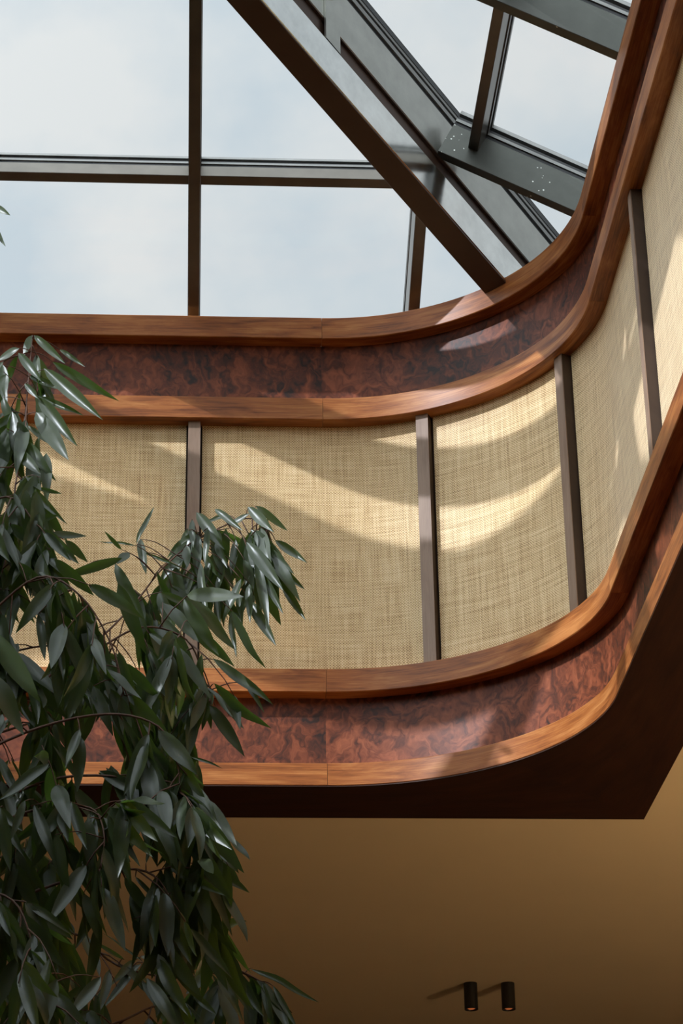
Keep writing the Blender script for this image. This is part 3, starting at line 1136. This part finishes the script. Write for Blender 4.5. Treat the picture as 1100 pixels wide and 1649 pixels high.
for bi, b in enumerate(BR):
    pts = spline([at_y(*q) for q in b])
    vs, fs = tube('branch', pts, 0.0055, 0.0022, M_TWIG)
    tpart(pyd('branch', vs, fs, M_TWIG, smooth=True))
    Lb = sum((q-p).length for p, q in zip(pts[:-1], pts[1:]))
    branch_pts.extend(pts)
    n = max(4, int(Lb/0.062))
    for i in range(n):
        t = (i+0.5)/n
        if t < 0.12:
            continue
        k = t*(len(pts)-1)
        p = pts[int(k)].lerp(pts[min(int(k)+1, len(pts)-1)], k-int(k))
        a = (pts[min(int(k)+1, len(pts)-1)]-pts[int(k)]).normalized()
        out = (rnd_vec() + a*0.5 + Vector((0, 0, -0.25)))
        out = (out - a*0.3*out.dot(a)).normalized()
        Lt = rng.uniform(0.06, 0.30)
        tw = [p]
        q = p.copy()
        dcur = out.copy()
        for s in range(3):
            dcur = (dcur + Vector((0, 0, -0.3))).normalized()
            q = q + dcur*(Lt/3)
            tw.append(q.copy())
        ok = 0
        for j in range(rng.randint(6, 9)):
            kk = rng.uniform(0.5, 3)
            i0 = min(int(kk), 2)
            base = tw[i0].lerp(tw[i0+1], kk-i0)
            dv = (dcur*0.45 + rnd_vec()*0.62 + Vector((0.12, 0, -0.80))).normalized()
            ok += grow(base, dv)
        if ok and allowed(tw[-1]):
            add_twig(tw, 0.003, 0.0016)

# the crown to the left, outside the picture, that shades the hanging branches
cr_n = 0
while cr_n < 3200:
    q = rnd_vec()*(rng.random()**0.4)
    p = Vector((-2.35+q.x*1.05, 6.85+q.y*1.45, 4.25+EYE+q.z*1.2))
    dv = (rnd_vec()*0.8 + Vector((0, 0, -0.7))).normalized()
    L = rng.uniform(0.17, 0.27)
    if to_px(p)[0] > -25 or to_px(p+dv*L)[0] > -15 or in_light(p+dv*(L/2)):
        continue
    add_leaf(p, p+dv*L, rng.uniform(0.05, 0.07)*(L/0.2), Vector((rng.gauss(0, 0.5), rng.gauss(0, 0.5)-0.2, 1)))
    cr_n += 1

# leaves that can be read one by one: base, tip, width in the photograph, depth
HAND = [
    ((52, 540), (36, 572), 20, 8.05), ((55, 540), (102, 583), 15, 8), ((96, 563), (135, 588), 9, 8.1), ((30, 569), (67, 614), 18, 7.95), ((58, 570), (64, 616), 15, 8.05), ((31, 561), (-8, 580), 17, 8),
    ((4, 588), (9, 642), 18, 7.95), ((85, 583), (178, 641), 19, 8.1), ((72, 595), (163, 673), 26, 8), ((45, 606), (116, 631), 13, 8.1), ((40, 618), (62, 642), 12, 8), ((62, 639), (134, 668), 13, 8.1),
    ((62, 640), (123, 717), 26, 8), ((58, 664), (107, 736), 32, 7.95), ((28, 680), (55, 726), 20, 7.9), ((45, 686), (80, 713), 11, 8.1), ((22, 722), (68, 766), 22, 7.9), ((36, 775), (106, 842), 16, 7.9),
    ((60, 786), (101, 795), 9, 7.8), ((40, 842), (93, 829), 17, 7.7), ((76, 862), (142, 858), 17, 7.7), ((5, 640), (22, 700), 18, 8), ((10, 690), (2, 770), 26, 7.9), ((30, 800), (48, 870), 24, 7.7),
    ((220, 876), (246, 812), 11, 8.3), ((196, 885), (168, 856), 8, 8.25), ((226, 868), (233, 922), 17, 8.35), ((218, 878), (160, 874), 6, 8.25), ((232, 890), (288, 912), 6, 8.35), ((208, 890), (188, 905), 20, 8.25),
    ((317, 826), (361, 884), 24, 8.35), ((346, 820), (388, 851), 14, 8.4), ((400, 817), (440, 856), 21, 8.4), ((412, 815), (464, 853), 15, 8.45), ((404, 853), (463, 914), 25, 8.4), ((444, 871), (494, 905), 17, 8.45),
    ((397, 873), (453, 946), 25, 8.35), ((320, 857), (264, 891), 18, 8.35), ((300, 878), (303, 915), 18, 8.3), ((309, 836), (312, 884), 13, 8.35), ((343, 878), (377, 948), 22, 8.35), ((394, 902), (409, 949), 18, 8.35),
    ((438, 905), (488, 946), 15, 8.45), ((453, 938), (494, 1001), 16, 8.45), ((412, 905), (434, 1002), 19, 8.35), ((402, 968), (442, 1036), 21, 8.4), ((374, 984), (411, 1077), 20, 8.3), ((371, 984), (383, 1062), 13, 8.35),
    ((389, 933), (357, 1003), 21, 8.3), ((384, 955), (390, 1006), 16, 8.35), ((322, 905), (336, 1000), 17, 8.3), ((350, 950), (356, 1012), 10, 8.35), ((335, 850), (330, 915), 16, 8.3), ((365, 830), (330, 842), 10, 8.45),
    ((372, 845), (402, 826), 14, 8.4), ((424, 925), (453, 986), 15, 8.35), ((361, 905), (346, 965), 17, 8.35), ((380, 870), (372, 930), 17, 8.4), ((340, 900), (320, 960), 16, 8.35), ((402, 940), (400, 1000), 16, 8.35),
    ((262, 970), (320, 1037), 26, 7.9), ((303, 1000), (380, 1073), 26, 7.9), ((262, 994), (319, 1091), 25, 7.85), ((260, 954), (321, 981), 15, 8), ((343, 1062), (440, 1132), 21, 7.8), ((396, 1100), (425, 1143), 11, 7.8),
    ((344, 1101), (428, 1180), 24, 7.75), ((338, 1136), (392, 1211), 25, 7.75), ((329, 1106), (326, 1156), 22, 7.75), ((252, 1082), (268, 1126), 22, 7.7), ((228, 1094), (229, 1132), 22, 7.7), ((255, 1177), (319, 1247), 34, 7.3),
    ((260, 1195), (319, 1274), 19, 7.35), ((308, 1219), (354, 1231), 6, 7.5), ((306, 1350), (356, 1300), 24, 7.45), ((297, 1325), (248, 1372), 30, 7.4), ((320, 1331), (386, 1405), 32, 7.4), ((369, 1349), (404, 1384), 19, 7.45),
    ((331, 1392), (403, 1437), 20, 7.4), ((353, 1423), (402, 1515), 35, 7.4), ((318, 1418), (355, 1505), 27, 7.4), ((303, 1437), (321, 1527), 34, 7.35), ((326, 1483), (358, 1590), 33, 7.4), ((287, 1438), (281, 1582), 25, 7.4),
    ((256, 1520), (217, 1602), 25, 7.3), ((301, 1390), (284, 1430), 18, 7.4), ((404, 1559), (513, 1618), 14, 8.4), ((423, 1583), (436, 1648), 15, 8.4), ((440, 1588), (476, 1652), 11, 8.4), ((218, 1412), (258, 1455), 9, 7.3),
    ((142, 1318), (146, 1398), 27, 7.1), ((89, 1344), (105, 1432), 29, 7.05), ((168, 1363), (196, 1477), 29, 7.05), ((161, 1384), (152, 1433), 19, 7.1), ((135, 1438), (160, 1512), 23, 7.1), ((164, 1428), (205, 1527), 30, 7.05),
    ((91, 1335), (48, 1397), 19, 7.1), ((162, 1574), (108, 1642), 26, 7), ((129, 1589), (74, 1637), 16, 7.1), ((-14, 1018), (58, 1124), 38, 6.7), ((-20, 1078), (36, 1187), 40, 6.7), ((62, 988), (72, 1066), 17, 7.4),
    ((98, 958), (152, 1007), 20, 7.4), ((163, 1073), (226, 1129), 25, 7.4), ((190, 940), (231, 1048), 28, 7.6), ((186, 908), (231, 1012), 24, 7.7), ((196, 899), (98, 931), 19, 7.6), ((105, 870), (142, 905), 16, 7.7),
    ((-14, 330), (16, 346), 14, 7.9), ((-12, 362), (8, 396), 11, 7.9), ((88, 900), (150, 960), 24, 7.5), ((30, 905), (95, 985), 26, 7.5), ((140, 1000), (182, 1080), 24, 7.5), ((100, 1020), (150, 1110), 26, 7.5),
    ((150, 1105), (178, 1172), 24, 7.4), ((215, 1120), (262, 1180), 20, 7.4), ((240, 1020), (300, 1060), 16, 7.7), ((270, 1290), (262, 1345), 24, 7.4), ((200, 1290), (165, 1340), 22, 7.2), ((230, 1300), (240, 1365), 24, 7.3),
    ((0, 1300), (14, 1400), 26, 7), ((40, 1290), (18, 1345), 16, 7), ((235, 1390), (250, 1330), 10, 7.3), ((215, 1480), (235, 1530), 22, 7.3), ((30, 1470), (105, 1560), 30, 6.95), ((50, 1540), (52, 1640), 24, 6.95),
    ((250, 1600), (268, 1649), 20, 8.2), ((330, 1570), (300, 1600), 22, 8.3), ((350, 1575), (395, 1640), 18, 8.3), ((380, 1562), (420, 1625), 14, 8.4), ((310, 1600), (350, 1635), 14, 8.3), ((280, 1570), (230, 1560), 8, 8.3),
    ((200, 1545), (150, 1515), 8, 8.2), ((230, 1550), (165, 1500), 7, 8.2), ((120, 1505), (100, 1470), 12, 8.2), ((130, 1510), (160, 1540), 16, 8.2),
]
for (b0, t0, wpx, y) in HAND:
    base = at_y(b0[0], b0[1], y)
    tip = at_y(t0[0], t0[1], y + rng.uniform(-0.07, 0.05))
    width = wpx*(base-Vector((0, 0, EYE))).length/FPX*1.2
    view = (base-Vector((0, 0, EYE))).normalized()
    fac = -view + Vector((rng.gauss(0, 0.3), rng.gauss(0, 0.2), 0.15+rng.gauss(0, 0.35)))
    mi = None
    if (b0[1] < 780 and b0[0] < 190) or (b0[0] > 180 and b0[1] < 1000 and y > 8.1):
        if rng.random() < 0.75:                  # lit shoots: blades angled so the sun's glint reaches the camera
            h = ((sun_dir - view).normalized() + rnd_vec()*0.10).normalized()
            r_ = px_ray(t0[0], t0[1])
            q = r_*((base-Vector((0, 0, EYE))).dot(h)/r_.dot(h)) + Vector((0, 0, EYE))
            if abs(q.y-base.y) < 0.16:
                tip = q
            fac = h
            mi = rng.choice((2, 5, 0))
    add_leaf(base, tip, width, fac, mi, hand=True)
    near = min(branch_pts, key=lambda q: (q-base).length)
    dn = (near-base).length
    if 0.012 < dn < 0.5:                        # leaf stalk back to its branch
        mid = near.lerp(base, 0.55) + Vector((0, 0, 0.10*dn))
        add_twig(spline([near, mid, base], 3), 0.0026, 0.0014)

order = sorted(range(len(leaf_list)), key=lambda i: -leaf_list[i][2])
single = set(order[:300])
rest_v, rest_f, rest_uv = [], [], []
mesh_np = [(np.array([v.co[:] for v in m.vertices]), [tuple(p.vertices) for p in m.polygons], [None]*0) for m in LEAVES]
for i, (M, mi, sc) in enumerate(leaf_list):
    if i in single:
        o = bpy.data.objects.new('leaf', LEAVES[mi])
        COL.objects.link(o)
        o.parent = tree
        o.matrix_local = PINV @ M
    else:
        A = np.array(M)
        v = mesh_np[mi][0] @ A[:3, :3].T + A[:3, 3]
        k = len(rest_v)
        rest_v.extend(map(tuple, v))
        rest_f.extend([tuple(j+k for j in f) for f in mesh_np[mi][1]])
me = bpy.data.meshes.new('small_leaves')
me.from_pydata(rest_v, [], rest_f)
lay = me.uv_layers.new(name='UVMap')
nv = len(LEAVES[0].vertices)
luv = {}
for lp in LEAVES[0].loops:
    luv[lp.vertex_index] = LEAVES[0].uv_layers[0].data[lp.index].uv[:]
for lp in me.loops:
    lay.data[lp.index].uv = luv[lp.vertex_index % nv]
for p in me.polygons:
    p.use_smooth = True
o = link('foliage', me, M_LEAF)
o['kind'] = 'stuff'
tpart(o)
o = pyd('twigs', twig_v, twig_f, M_TWIG, smooth=True)
o['kind'] = 'stuff'
tpart(o)
# trunk, pot and soil (below the frame)
top = at_y(-420, 1050, 7.6)
trunk_pts = spline([Vector((-2.35, 7.6, 0.45)), Vector((-2.4, 7.62, 1.6)), Vector((-2.25, 7.6, 2.8)), Vector((-2.3, 7.65, 3.9)), Vector((top.x, 7.62, top.z))])
vs, fs = tube('trunk', trunk_pts, 0.075, 0.03, M_BARK, 10)
tpart(pyd('trunk', vs, fs, M_BARK, smooth=True))
pot = lathe('pot', [(0.001, 0), (0.34, 0), (0.42, 0.5), (0.44, 0.52), (0.44, 0.58), (0.40, 0.58), (0.38, 0.46), (0.001, 0.46)], M_POT, tree)
soil = lathe('soil', [(0.385, 0.465), (0.2, 0.50), (0.001, 0.51)], M_SOIL, tree)
print('leaves', len(leaf_list), 'rest', len(leaf_list)-len(single))
